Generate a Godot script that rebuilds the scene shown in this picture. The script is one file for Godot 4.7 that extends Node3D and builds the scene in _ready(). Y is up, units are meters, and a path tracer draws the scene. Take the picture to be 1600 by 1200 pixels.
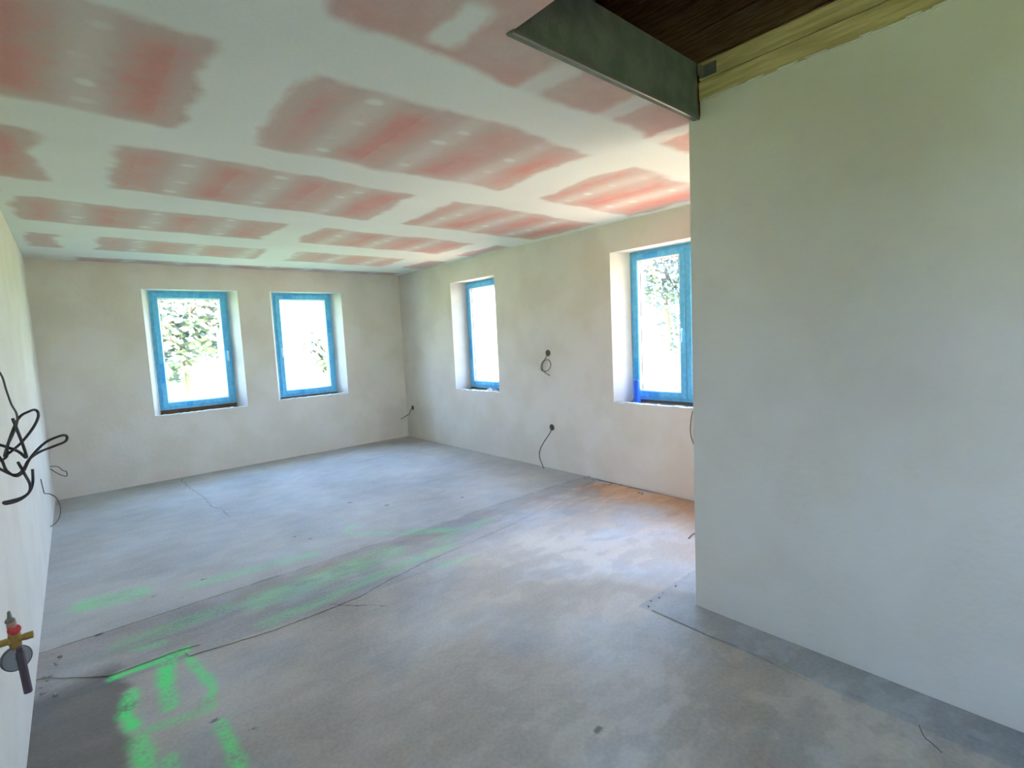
extends Node3D

# room, in metres: floor y 0, ceiling y 2.5, back wall z -7.138, right wall x 3.981
const H := 2.5
const TOP := 2.755
const BZ := -7.138
const RX := 3.981
const PX := 2.429
const FZ := 2.0
const AZ := 0.0
const TH := 0.42

var M := {}
var taken := {}


func _ready() -> void:
	setup_view()
	make_materials()
	build_floor()
	build_walls()
	build_ceiling()
	build_opening()
	build_windows()
	build_outlets()
	build_cables()
	build_valve()
	build_small_things()
	build_outdoors()


func setup_view() -> void:
	var cam := Camera3D.new()
	cam.name = "camera"
	cam.fov = rad_to_deg(2.0 * atan(600.0 / 801.67))
	cam.near = 0.02
	cam.far = 400.0
	cam.position = Vector3(0, 1.4875, 0)
	cam.basis = Basis.from_euler(Vector3(-0.0918, -0.7145, -0.0472))
	add_child(cam)
	cam.current = true
	var env := Environment.new()
	env.background_mode = Environment.BG_SKY
	var sky := Sky.new()
	var sm := ProceduralSkyMaterial.new()
	sm.sky_top_color = Color(0.55, 0.735, 1.0)
	sm.sky_horizon_color = Color(0.87, 0.935, 1.0)
	sm.sky_curve = 0.25
	sm.ground_bottom_color = Color(0.35, 0.38, 0.30)
	sm.ground_horizon_color = Color(0.55, 0.58, 0.52)
	sm.sky_energy_multiplier = 1.0
	sm.sun_angle_max = 2.0
	sky.sky_material = sm
	env.sky = sky
	env.background_energy_multiplier = 1.0
	env.tonemap_mode = Environment.TONE_MAPPER_LINEAR
	env.tonemap_exposure = 26.5
	env.sdfgi_enabled = true
	env.ssao_enabled = true
	env.ssil_enabled = true
	var we := WorldEnvironment.new()
	we.name = "world_environment"
	we.environment = env
	add_child(we)
	var sun := DirectionalLight3D.new()
	sun.name = "sun"
	sun.light_energy = 1.75
	sun.light_color = Color(1.0, 0.91, 0.78)
	sun.light_angular_distance = 0.6
	sun.shadow_enabled = true
	add_child(sun)
	sun.look_at_from_position(Vector3.ZERO, Vector3(0.10, -0.80, -0.60), Vector3.UP)


# ---------------------------------------------------------------- materials
func plain(c: Color, rough := 0.8, metal := 0.0, spec := 0.5) -> StandardMaterial3D:
	var m := StandardMaterial3D.new()
	m.albedo_color = c.linear_to_srgb()
	m.roughness = rough
	m.metallic = metal
	m.metallic_specular = spec
	return m


func noise_tex(seed_: int, freq: float, lo: Color, hi: Color, size := 512, octaves := 4, a := 0.3, b := 0.7) -> NoiseTexture2D:
	var n := FastNoiseLite.new()
	n.seed = seed_
	n.frequency = freq
	n.fractal_octaves = octaves
	var t := NoiseTexture2D.new()
	t.width = size
	t.height = size
	t.seamless = true
	t.noise = n
	var g := Gradient.new()
	g.set_color(0, lo.linear_to_srgb())
	g.set_color(1, hi.linear_to_srgb())
	g.set_offset(0, a)
	g.set_offset(1, b)
	t.color_ramp = g
	return t


func bump_tex(seed_: int, freq: float, strength: float, size := 512, octaves := 4) -> NoiseTexture2D:
	var n := FastNoiseLite.new()
	n.seed = seed_
	n.frequency = freq
	n.fractal_octaves = octaves
	var t := NoiseTexture2D.new()
	t.width = size
	t.height = size
	t.seamless = true
	t.noise = n
	t.as_normal_map = true
	t.bump_strength = strength
	return t


func grainy(seed_: int, lo: Color, hi: Color, scale: float, freq: float, rough: float, bump_freq := 0.12, bump := 2.0) -> StandardMaterial3D:
	var m := StandardMaterial3D.new()
	m.albedo_texture = noise_tex(seed_, freq, lo, hi)
	m.normal_enabled = bump > 0.0
	if bump > 0.0:
		m.normal_texture = bump_tex(seed_ + 7, bump_freq, bump)
		m.normal_scale = 0.5
	m.uv1_triplanar = true
	m.uv1_world_triplanar = true
	m.uv1_scale = Vector3.ONE * scale
	m.roughness = rough
	m.metallic_specular = 0.3
	return m


func make_materials() -> void:
	M.plaster = grainy(11, Color(0.72, 0.655, 0.565), Color(0.775, 0.72, 0.645), 0.35, 0.008, 0.95, 0.10, 0.45)
	M.plaster_side = grainy(23, Color(0.745, 0.70, 0.615), Color(0.775, 0.735, 0.66), 0.4, 0.01, 0.95, 0.12, 0.4)
	M.reveal = grainy(31, Color(0.70, 0.685, 0.645), Color(0.75, 0.735, 0.70), 0.6, 0.012, 0.95, 0.10, 0.4)
	M.bounce_clay = grainy(37, Color(0.60, 0.30, 0.16), Color(0.70, 0.38, 0.22), 0.8, 0.02, 0.95)  # invented orange surface that bounces warm light out of the recess
	M.core = plain(Color(0.45, 0.44, 0.42), 0.95)
	M.film = grainy(41, Color(0.15, 0.56, 0.92), Color(0.20, 0.64, 0.95), 2.2, 0.012, 0.5, 0.03, 2.0)
	M.film_dark = grainy(43, Color(0.08, 0.42, 0.86), Color(0.11, 0.50, 0.90), 2.5, 0.015, 0.45, 0.03, 2.0)
	M.pvc = plain(Color(0.86, 0.87, 0.87), 0.3)
	M.seam = plain(Color(0.05, 0.10, 0.16), 0.7)
	M.handle = plain(Color(0.62, 0.78, 0.88), 0.35)
	var g := StandardMaterial3D.new()
	g.transparency = BaseMaterial3D.TRANSPARENCY_ALPHA
	g.albedo_color = Color(0.95, 0.98, 1.0, 0.06)
	g.roughness = 0.0
	M.glass = g
	M.bed_brown = grainy(51, Color(0.10, 0.06, 0.035), Color(0.30, 0.17, 0.09), 6.0, 0.03, 0.95)
	M.bed_grey = grainy(53, Color(0.12, 0.11, 0.09), Color(0.24, 0.21, 0.17), 6.0, 0.03, 0.95)
	M.board_green = grainy(61, Color(0.16, 0.19, 0.155), Color(0.21, 0.245, 0.20), 1.2, 0.012, 0.8, 0.1, 1.0)
	M.beam = wood(71, Color(0.52, 0.42, 0.19), Color(0.74, 0.60, 0.30), Vector3(6.0, 6.0, 0.5))
	M.loft_wood = wood(73, Color(0.42, 0.27, 0.18), Color(0.60, 0.41, 0.28), Vector3(5.0, 5.0, 0.5))
	M.steel = plain(Color(0.30, 0.31, 0.30), 0.45, 0.8)
	M.cable = plain(Color(0.055, 0.055, 0.055), 0.55)
	M.cable_grey = plain(Color(0.12, 0.115, 0.10), 0.6)
	M.box_dark = plain(Color(0.085, 0.07, 0.058), 0.8)
	M.box_rim = plain(Color(0.14, 0.12, 0.10), 0.8)
	M.brass = plain(Color(0.42, 0.30, 0.10), 0.4, 0.75)
	M.grey_tip = plain(Color(0.23, 0.23, 0.20), 0.5, 0.4)
	M.peach = plain(Color(0.55, 0.32, 0.25), 0.6)
	M.red = plain(Color(0.58, 0.06, 0.07), 0.45)
	M.gauge = plain(Color(0.36, 0.40, 0.46), 0.35)
	M.gauge_rim = plain(Color(0.14, 0.15, 0.17), 0.35, 0.3)
	M.purple = plain(Color(0.095, 0.075, 0.105), 0.6)
	M.roll = plain(Color(0.02, 0.15, 0.93), 0.3)
	M.card = plain(Color(0.40, 0.30, 0.20), 0.9)
	M.white = plain(Color(0.82, 0.83, 0.84), 0.6)
	M.crumb = grainy(81, Color(0.34, 0.31, 0.27), Color(0.50, 0.46, 0.41), 8.0, 0.03, 0.95)
	M.lawn = grainy(91, Color(0.18, 0.29, 0.09), Color(0.29, 0.40, 0.15), 0.25, 0.05, 1.0, 0.1, 0.0)
	M.soil = grainy(93, Color(0.24, 0.165, 0.11), Color(0.34, 0.24, 0.165), 0.3, 0.03, 1.0, 0.1, 0.0)
	M.bark = grainy(95, Color(0.10, 0.075, 0.05), Color(0.20, 0.16, 0.11), 2.0, 0.03, 1.0)
	for k in 3:
		var l := plain([Color(0.11, 0.135, 0.09), Color(0.12, 0.14, 0.10), Color(0.065, 0.083, 0.086)][k], 0.7)
		l.cull_mode = BaseMaterial3D.CULL_DISABLED
		l.backlight_enabled = true
		l.backlight = Color(0.05, 0.07, 0.03)
		M["leaf%d" % k] = l
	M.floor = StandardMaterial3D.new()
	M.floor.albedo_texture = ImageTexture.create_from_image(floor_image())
	M.floor.roughness = 0.72
	M.floor.metallic_specular = 0.4
	M.ceiling = StandardMaterial3D.new()
	M.ceiling.albedo_texture = ImageTexture.create_from_image(ceiling_image())
	M.ceiling.roughness = 0.95
	M.ceiling.metallic_specular = 0.2


func wood(seed_: int, lo: Color, hi: Color, scale: Vector3) -> StandardMaterial3D:
	var m := StandardMaterial3D.new()
	m.albedo_texture = noise_tex(seed_, 0.01, lo, hi, 512, 5, 0.25, 0.75)
	m.uv1_triplanar = true
	m.uv1_world_triplanar = true
	m.uv1_scale = scale
	m.normal_enabled = true
	m.normal_texture = bump_tex(seed_ + 3, 0.02, 4.0)
	m.roughness = 0.85
	return m


func fbm(seed_: int, freq: float, octaves: int) -> FastNoiseLite:
	var n := FastNoiseLite.new()
	n.seed = seed_
	n.noise_type = FastNoiseLite.TYPE_SIMPLEX_SMOOTH
	n.frequency = freq
	n.fractal_octaves = octaves
	return n


func seg_dist(p: Vector2, a: Vector2, b: Vector2) -> float:
	return p.distance_to(Geometry2D.get_closest_point_to_segment(p, a, b))


# the tint of the concrete, floor plan x -0.4..4.1, z -7.2..2.0
func floor_image() -> Image:
	var w := 832
	var h := 1700
	var coarse := fbm(101, 0.9, 4)
	var mid := fbm(102, 4.0, 4)
	var streak := fbm(103, 5.0, 3)
	var fine := fbm(104, 45.0, 2)
	var hue := fbm(105, 1.3, 3)
	# sprayed marking paint: [x0, z0, x1, z1, half width, strength]
	var spray := [
		[0.03, -2.955, 0.32, -2.955, 0.028, 1.0], [0.245, -2.95, 0.205, -2.72, 0.042, 1.0], [0.205, -2.72, 0.20, -2.53, 0.032, 0.85],
		[0.085, -2.76, 0.06, -2.62, 0.032, 0.95], [0.05, -2.62, 0.07, -2.50, 0.034, 1.0], [0.32, -2.87, 0.36, -2.55, 0.028, 0.72], [0.36, -2.55, 0.32, -2.42, 0.028, 0.6],
		[0.32, -2.40, 0.08, -2.44, 0.035, 0.42], [0.08, -2.40, 0.08, -2.12, 0.038, 0.8], [0.15, -2.20, 0.14, -2.05, 0.03, 0.6], [0.335, -2.27, 0.335, -1.90, 0.026, 0.72],
		[-0.02, -3.95, 0.18, -3.90, 0.10, 0.45], [0.08, -3.88, 0.16, -3.87, 0.035, 0.5], [0.10, -3.25, 0.55, -3.28, 0.07, 0.26], [0.50, -3.75, 1.20, -3.66, 0.07, 0.22],
		[0.75, -3.22, 1.60, -3.26, 0.12, 0.26], [0.70, -2.92, 2.00, -3.06, 0.06, 0.24], [1.70, -3.99, 1.60, -3.97, 0.018, 0.45], [1.60, -3.97, 1.555, -3.90, 0.018, 0.45], [1.555, -3.90, 1.58, -3.80, 0.018, 0.45], [1.58, -3.80, 1.66, -3.77, 0.018, 0.40],
		[1.66, -3.76, 1.86, -3.52, 0.03, 0.30], [1.9, -3.50, 2.15, -3.30, 0.06, 0.30], [2.0, -3.2, 2.5, -3.25, 0.05, 0.22], [1.75, -2.82, 1.95, -2.78, 0.04, 0.25],
		[0.14, -3.15, 0.24, -3.12, 0.03, 0.35]]
	var cracks := [[0.91, -7.1, 0.91, -6.54], [0.91, -6.54, 0.92, -6.31], [0.92, -6.31, 0.945, -5.96], [0.945, -5.96, 0.935, -5.5], [0.935, -5.5, 0.985, -5.4], [0.985, -5.4, 0.98, -5.05],
		[1.02, -2.86, 1.14, -2.74], [1.14, -2.74, 1.24, -2.62]]
	var specks := [[0.32, -2.30, 0.016], [0.42, -2.14, 0.010], [0.0, -3.47, 0.02], [0.55, -3.80, 0.014], [0.28, -3.77, 0.012], [2.10, -4.25, 0.02], [1.23, -4.11, 0.015], [1.30, -3.97, 0.014], [1.38, -1.19, 0.02], [2.7, -3.9, 0.02], [1.9, -4.6, 0.02]]
	var data := PackedByteArray()
	data.resize(w * h * 3)
	for j in h:
		var z := -7.2 + 9.2 * (j + 0.5) / h
		for i in w:
			var x := -0.4 + 4.5 * (i + 0.5) / w
			var a := coarse.get_noise_2d(x, z)
			var b := mid.get_noise_2d(x, z * 1.4)
			var s := streak.get_noise_2d(x * 0.35, z * 2.2)
			var f := fine.get_noise_2d(x, z)
			var v := 0.43 + 0.13 * a + 0.045 * b + 0.05 * f
			var tint := Vector3(1.05, 0.955, 0.83)
			var edge := 0.03 * b
			if z < -3.48 + edge:
				v += 0.055 + 0.022 * s - 0.03 * smoothstep(0.2, 0.5, s + 0.6 * a)
				tint = Vector3(1.0, 0.97, 0.915)
			elif z < -2.9 + 0.07 * x and z < -2.82:
				v += -0.03 + 0.05 * s
				tint = Vector3(1.0, 0.94, 0.87)
				var rb := smoothstep(0.0, 0.4, s + 0.12) * smoothstep(0.14, 0.02, absf(z + 3.38 - 0.02 * x))
				tint = tint.lerp(Vector3(1.0, 0.76, 0.64), 0.85 * rb)
			else:
				v += 0.03 * s
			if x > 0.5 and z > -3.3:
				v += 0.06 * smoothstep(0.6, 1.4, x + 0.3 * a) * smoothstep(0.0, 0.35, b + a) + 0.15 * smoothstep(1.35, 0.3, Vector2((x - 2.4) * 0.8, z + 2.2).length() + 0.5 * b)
			# old damp, dark screed beside the left wall
			if x < 0.3 and z > -3.35:
				var dk := smoothstep(0.06, -0.01, x + 0.07 * b - 0.03) * smoothstep(-3.12, -2.95, z + 0.05 * b + 0.25 * (x + 0.1))
				v *= 1.0 - 0.55 * dk
			# warm light near the recess, painted into the floor as an orange tint
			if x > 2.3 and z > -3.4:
				var warm_light := smoothstep(2.5, 3.7, x + 0.25 * a + 0.12 * b) * smoothstep(-3.35, -2.9, z + 0.15 * b + 0.1 * f)
				tint = tint.lerp(Vector3(1.08, 0.85, 0.66), warm_light)
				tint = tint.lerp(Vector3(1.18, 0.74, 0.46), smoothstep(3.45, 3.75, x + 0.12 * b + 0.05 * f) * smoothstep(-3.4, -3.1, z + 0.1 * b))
			# partition footing strip
			if x > 2.22 and z > -1.6:
				v *= 0.86
				tint = Vector3(0.96, 0.98, 0.96)
			tint = tint.lerp(Vector3(0.95, 0.985, 1.0), clampf(0.10 + 1.1 * hue.get_noise_2d(x, z), 0.0, 0.7))
			var c := tint * v
			if x < 2.6 and z > -4.1 and z < -1.8:
				var p := Vector2(x, z)
				var g := 0.0
				for q in spray:
					var d := seg_dist(p, Vector2(q[0], q[1]), Vector2(q[2], q[3])) + 0.025 * b + 0.012 * f
					if d < q[4] * 1.6:
						g = maxf(g, q[5] * smoothstep(q[4] * 1.55, q[4] * 0.35, d) * clampf(0.80 + 0.9 * b + 0.7 * f + 0.4 * s, 0.25, 1.0))
				if g > 0.0:
					c = c.lerp(Vector3(0.12, 0.94, 0.26), g * 0.98)
			for q in specks:
				if absf(x - q[0]) < 0.05 and absf(z - q[1]) < 0.05:
					c *= 1.0 - 0.6 * smoothstep(q[2], q[2] * 0.4, Vector2((x - q[0]) * 0.7, z - q[1]).length() + 0.008 * f)
			if x > 0.8 and x < 1.3 and (z < -5.0 or (z < -2.5 and z > -3.0)):
				for q in cracks:
					var d := seg_dist(Vector2(x + 0.03 * b + 0.012 * f, z), Vector2(q[0], q[1]), Vector2(q[2], q[3]))
					if d < 0.012:
						c *= 1.0 - 0.5 * smoothstep(0.0085, 0.002, d) * smoothstep(-0.35, 0.1, b + 0.5 * f)
			var o := (j * w + i) * 3
			data[o] = clampi(int(255.0 * pow(maxf(c.x, 0.01), 0.4545)), 0, 255)
			data[o + 1] = clampi(int(255.0 * pow(maxf(c.y, 0.01), 0.4545)), 0, 255)
			data[o + 2] = clampi(int(255.0 * pow(maxf(c.z, 0.01), 0.4545)), 0, 255)
	return Image.create_from_data(w, h, false, Image.FORMAT_RGB8, data)


# pink boards with white filler over joints and screws, same plan
func ceiling_image() -> Image:
	var w := 768
	var h := 1570
	var warp := fbm(201, 1.6, 3)
	var soft := fbm(202, 9.0, 3)
	var grain := fbm(203, 60.0, 2)
	# bare fields between the filled joints: [z0, z1, [[x0, x1], ...], filler over screws 0..1, redness]
	var rows := [
		[-7.13, -6.86, [[0.2, 3.9]], 0.3, 0.35], [-6.36, -5.66, [[-0.12, 0.06], [0.32, 1.72], [2.02, 3.3], [3.6, 3.96]], 0.75, 0.55], [-5.20, -4.45, [[-0.14, 1.50], [1.80, 3.45], [3.7, 3.95]], 0.6, 0.8],
		[-4.02, -3.15, [[-0.4, 0.0], [0.28, 1.98], [2.27, 3.86]], 0.55, 0.9], [-2.81, -1.94, [[-0.4, 0.49], [0.81, 2.38], [2.73, 3.9]], 0.5, 1.0], [-1.61, -0.70, [[-0.4, 0.3], [0.70, 4.1]], 1.0, 0.7],
		[-0.40, 0.55, [[-0.4, 1.0]], 0.6, 1.0], [0.85, 1.8, [[-0.4, 1.0]], 0.6, 1.0]]
	var data := PackedByteArray()
	data.resize(w * h * 3)
	for j in h:
		var z := -7.2 + 9.2 * (j + 0.5) / h
		for i in w:
			var x := -0.4 + 4.5 * (i + 0.5) / w
			var a := warp.get_noise_2d(x, z)
			var b := soft.get_noise_2d(x, z)
			var g := grain.get_noise_2d(x, z)
			var xx := x + 0.07 * a + 0.012 * b
			var zz := z + 0.05 * warp.get_noise_2d(x + 31.0, z) + 0.010 * b
			var m := 0.0
			var red := 0.0
			var dots := 0.0
			for r in rows:
				var z0: float = r[0]
				var z1: float = r[1]
				if zz < z0 - 0.05 or zz > z1 + 0.05:
					continue
				var mz := smoothstep(z0 - 0.025, z0 + 0.035, zz) * smoothstep(z1 + 0.025, z1 - 0.035, zz)
				for q in r[2]:
					var x0: float = q[0]
					var x1: float = q[1]
					m = maxf(m, mz * smoothstep(x0 - 0.025, x0 + 0.035, xx) * smoothstep(x1 + 0.025, x1 - 0.035, xx))
				var k := roundf((x - 0.15) / 0.475)
				var dx := x - (0.15 + 0.475 * k) + 0.025 * a
				var near := z0 > -1.65 and z0 < -1.5
				if near:
					var stripe := smoothstep(0.085, 0.030, absf(dx + 0.02) + 0.02 * b)
					if int(k) == 2:
						stripe *= smoothstep(-1.59, -1.52, zz) * smoothstep(-1.25, -1.33, zz)
					else:
						stripe *= 0.8 + 0.5 * a
					m *= 1.0 - 0.9 * clampf(stripe, 0.0, 1.0)
					red = float(r[4]) * clampf(0.35 + 1.1 * a, 0.0, 0.7)
				else:
					var border := 1.0
					for q in r[2]:
						if x > q[0] - 0.03 and x < q[1] + 0.03:
							border = smoothstep(0.02, 0.13, minf(x - q[0], q[1] - x) + 0.05 * b)
					var own := clampf(0.85 + 0.35 * sin(k * 7.1 + signf(dx) * 2.3 + z0 * 5.0) + 0.5 * a, 0.35, 1.0)
					red = float(r[4]) * own * border * smoothstep(0.06, 0.20, absf(dx) + 0.05 * b) * smoothstep(z0 + 0.01, z0 + 0.14, zz) * smoothstep(z1 - 0.02, z1 - 0.18, zz)
					var step := (z1 - z0) / 4.3
					var n := clampf(roundf((z - z0 - 0.12) / step), 0.0, 4.0)
					var ux := dx + 0.02 * sin(k * 2.0 + n * 3.7)
					var dz := z - (z0 + 0.12 + step * n + 0.03 * sin(k * 3.0 + n * 5.0))
					dots = smoothstep(0.052, 0.012, Vector2(ux * 0.8, dz).length() + 0.010 * b) * (0.62 + 0.25 * sin(k + n * 2.0))
					dots = maxf(dots, 0.30 * smoothstep(0.10, 0.02, absf(dx) + 0.03 * b))
			var c := Vector3(0.775, 0.80, 0.755) * (1.0 + 0.03 * a + 0.03 * g)
			var p := Vector3(0.615, 0.50, 0.455).lerp(Vector3(0.65, 0.335, 0.295), clampf(red * (0.92 + 0.3 * a), 0.0, 1.0)) * (1.0 + 0.06 * b + 0.04 * g)
			c = c.lerp(p.lerp(c, dots), m)
			var o := (j * w + i) * 3
			data[o] = clampi(int(255.0 * pow(c.x, 0.4545)), 0, 255)
			data[o + 1] = clampi(int(255.0 * pow(c.y, 0.4545)), 0, 255)
			data[o + 2] = clampi(int(255.0 * pow(c.z, 0.4545)), 0, 255)
	return Image.create_from_data(w, h, false, Image.FORMAT_RGB8, data)


# ---------------------------------------------------------------- helpers
func numbered(called: String) -> String:
	var n: int = taken.get(called, 0)
	taken[called] = n + 1
	return called if n == 0 else "%s_%03d" % [called, n]


func begin() -> SurfaceTool:
	var st := SurfaceTool.new()
	st.begin(Mesh.PRIMITIVE_TRIANGLES)
	return st


func part(called: String, st: SurfaceTool, m: Material, parent: Node3D) -> MeshInstance3D:
	var o := MeshInstance3D.new()
	o.name = called
	o.mesh = st.commit()
	o.material_override = m
	parent.add_child(o, true)
	return o


func thing(called: String, label: String, category: String, at := Vector3.ZERO, group := "") -> Node3D:
	var o := Node3D.new()
	o.name = numbered(called)
	add_child(o)
	o.position = at
	tag(o, label, category, group)
	return o


func tag(o: Node3D, label: String, category: String, group := "") -> void:
	o.set_meta("label", label)
	o.set_meta("category", category)
	if group:
		o.set_meta("group", group)


func structure(o: Node3D, label: String, category: String) -> void:
	o.set_meta("kind", "structure")
	tag(o, label, category)


func tri(st: SurfaceTool, a: Vector3, b: Vector3, c: Vector3, n: Vector3) -> void:
	if (b - a).cross(c - a).dot(n) > 0.0:
		var t := b
		b = c
		c = t
	for v in [a, b, c]:
		st.set_normal(n)
		st.add_vertex(v)


func quad(st: SurfaceTool, a: Vector3, b: Vector3, c: Vector3, d: Vector3, n: Vector3) -> void:
	tri(st, a, b, c, n)
	tri(st, a, c, d, n)


# a quad that faces away from a point inside the body
func out_quad(st: SurfaceTool, a: Vector3, b: Vector3, c: Vector3, d: Vector3, inside: Vector3) -> void:
	var n := (c - a).cross(d - b)
	if n.length() < 1e-10:
		return
	n = n.normalized()
	if n.dot((a + b + c + d) * 0.25 - inside) < 0.0:
		n = -n
	quad(st, a, b, c, d, n)


func out_tri(st: SurfaceTool, a: Vector3, b: Vector3, c: Vector3, inside: Vector3) -> void:
	var n := (b - a).cross(c - a).normalized()
	if n.dot((a + b + c) / 3.0 - inside) < 0.0:
		n = -n
	tri(st, a, b, c, n)


# box with chamfered edges
func cbox(st: SurfaceTool, c: Vector3, size: Vector3, bevel := 0.003, bs := Basis()) -> void:
	var h := size * 0.5
	var e := minf(bevel, minf(h.x, minf(h.y, h.z)) * 0.9)
	var P := func(s: Vector3, axis: int) -> Vector3:
		var q := Vector3(s.x * (h.x - (0.0 if axis == 0 else e)), s.y * (h.y - (0.0 if axis == 1 else e)), s.z * (h.z - (0.0 if axis == 2 else e)))
		return c + bs * q
	for axis in 3:
		var u := (axis + 1) % 3
		var v := (axis + 2) % 3
		for s in [-1.0, 1.0]:
			var ps := []
			for k in [[-1, -1], [1, -1], [1, 1], [-1, 1]]:
				var q := Vector3.ZERO
				q[axis] = s
				q[u] = k[0]
				q[v] = k[1]
				ps.append(P.call(q, axis))
			out_quad(st, ps[0], ps[1], ps[2], ps[3], c)
		for su in [-1.0, 1.0]:
			for sv in [-1.0, 1.0]:
				var q0 := Vector3.ZERO
				q0[u] = su
				q0[v] = sv
				var q1 := q0
				q0[axis] = -1.0
				q1[axis] = 1.0
				out_quad(st, P.call(q0, u), P.call(q1, u), P.call(q1, v), P.call(q0, v), c)
	for sx in [-1.0, 1.0]:
		for sy in [-1.0, 1.0]:
			for sz in [-1.0, 1.0]:
				var q := Vector3(sx, sy, sz)
				out_tri(st, P.call(q, 0), P.call(q, 1), P.call(q, 2), c)


# plan polygon (x, z) between two heights, with UVs of the floor and ceiling plans
func slab(st: SurfaceTool, poly: PackedVector2Array, y0: float, y1: float, bevel := 0.0) -> void:
	var put := func(p: Vector3, n: Vector3) -> void:
		st.set_normal(n)
		st.set_uv(Vector2((p.x + 0.4) / 4.5, (p.z + 7.2) / 9.2))
		st.add_vertex(p)
	var face := func(a: Vector3, b: Vector3, c: Vector3, n: Vector3) -> void:
		if (b - a).cross(c - a).dot(n) > 0.0:
			put.call(a, n); put.call(c, n); put.call(b, n)
		else:
			put.call(a, n); put.call(b, n); put.call(c, n)
	var top := poly
	if bevel > 0.0:
		var inner := Geometry2D.offset_polygon(poly, -bevel)
		if inner.size() == 1 and inner[0].size() == poly.size():
			top = inner[0]
	var ix := Geometry2D.triangulate_polygon(top)
	for k in range(0, ix.size(), 3):
		var a := top[ix[k]]
		var b := top[ix[k + 1]]
		var c := top[ix[k + 2]]
		face.call(Vector3(a.x, y1, a.y), Vector3(b.x, y1, b.y), Vector3(c.x, y1, c.y), Vector3.UP)
		face.call(Vector3(a.x, y0, a.y), Vector3(b.x, y0, b.y), Vector3(c.x, y0, c.y), Vector3.DOWN)
	var cw := Geometry2D.is_polygon_clockwise(top)
	for k in top.size():
		var a := top[k]
		var b := top[(k + 1) % top.size()]
		var e := (b - a).normalized()
		var n := Vector3(e.y, 0, -e.x) * (-1.0 if cw else 1.0)
		face.call(Vector3(a.x, y0, a.y), Vector3(b.x, y0, b.y), Vector3(b.x, y1, b.y), n)
		face.call(Vector3(a.x, y0, a.y), Vector3(b.x, y1, b.y), Vector3(a.x, y1, a.y), n)


func rect(x0: float, z0: float, x1: float, z1: float) -> PackedVector2Array:
	return PackedVector2Array([Vector2(x0, z0), Vector2(x1, z0), Vector2(x1, z1), Vector2(x0, z1)])


# a round bar through points, smoothed
func tube(st: SurfaceTool, pts: Array, r: float, sides := 8, per := 5) -> void:
	var path: Array[Vector3] = []
	for k in pts.size() - 1:
		var p0: Vector3 = pts[maxi(k - 1, 0)]
		var p1: Vector3 = pts[k]
		var p2: Vector3 = pts[k + 1]
		var p3: Vector3 = pts[mini(k + 2, pts.size() - 1)]
		for s in per:
			path.append(p1.cubic_interpolate(p2, p0, p3, float(s) / per))
	path.append(pts[-1])
	var ref := Vector3(0.31, 0.87, 0.21).normalized()
	var rings := []
	var normals := []
	var right := Vector3.ZERO
	for k in path.size():
		var t := (path[mini(k + 1, path.size() - 1)] - path[maxi(k - 1, 0)]).normalized()
		if right == Vector3.ZERO:
			right = t.cross(ref).normalized()
		right = (right - t * right.dot(t)).normalized()
		var up := right.cross(t)
		var ring := []
		var nr := []
		for s in sides:
			var a := TAU * s / sides
			var n := right * cos(a) + up * sin(a)
			nr.append(n)
			ring.append(path[k] + n * r)
		rings.append(ring)
		normals.append(nr)
	for k in path.size() - 1:
		for s in sides:
			var s1 := (s + 1) % sides
			smooth_tri(st, [rings[k][s], rings[k + 1][s], rings[k + 1][s1]], [normals[k][s], normals[k + 1][s], normals[k + 1][s1]])
			smooth_tri(st, [rings[k][s], rings[k + 1][s1], rings[k][s1]], [normals[k][s], normals[k + 1][s1], normals[k][s1]])
	for e in [0, path.size() - 1]:
		var n: Vector3 = (path[0] - path[1]).normalized() if e == 0 else (path[-1] - path[-2]).normalized()
		for s in sides:
			tri(st, path[e], rings[e][s], rings[e][(s + 1) % sides], n)


func smooth_tri(st: SurfaceTool, p: Array, n: Array) -> void:
	var order := [0, 1, 2]
	if (p[1] - p[0]).cross(p[2] - p[0]).dot(n[0] + n[1] + n[2]) > 0.0:
		order = [0, 2, 1]
	for k in order:
		st.set_normal(n[k])
		st.add_vertex(p[k])


# turned body: profile of (radius, height) about an axis
func lathe(st: SurfaceTool, prof: Array, at: Vector3, axis := Vector3.UP, sides := 20) -> void:
	var w := axis.normalized()
	var u := w.cross(Vector3(0.3, 0.2, 0.9)).normalized()
	var v := w.cross(u)
	for k in prof.size() - 1:
		var a: Vector2 = prof[k]
		var b: Vector2 = prof[k + 1]
		var d := b - a
		if d.length() < 1e-6:
			continue
		var nn := Vector2(d.y, -d.x).normalized()
		for s in sides:
			var c0 := u * cos(TAU * s / sides) + v * sin(TAU * s / sides)
			var c1 := u * cos(TAU * (s + 1) / sides) + v * sin(TAU * (s + 1) / sides)
			var n0 := c0 * nn.x + w * nn.y
			var n1 := c1 * nn.x + w * nn.y
			var p := [at + c0 * a.x + w * a.y, at + c1 * a.x + w * a.y, at + c1 * b.x + w * b.y, at + c0 * b.x + w * b.y]
			if a.x > 1e-6:
				smooth_tri(st, [p[0], p[1], p[2]], [n0, n1, n1])
			if b.x > 1e-6:
				smooth_tri(st, [p[0], p[2], p[3]], [n0, n1, n0])


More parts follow.
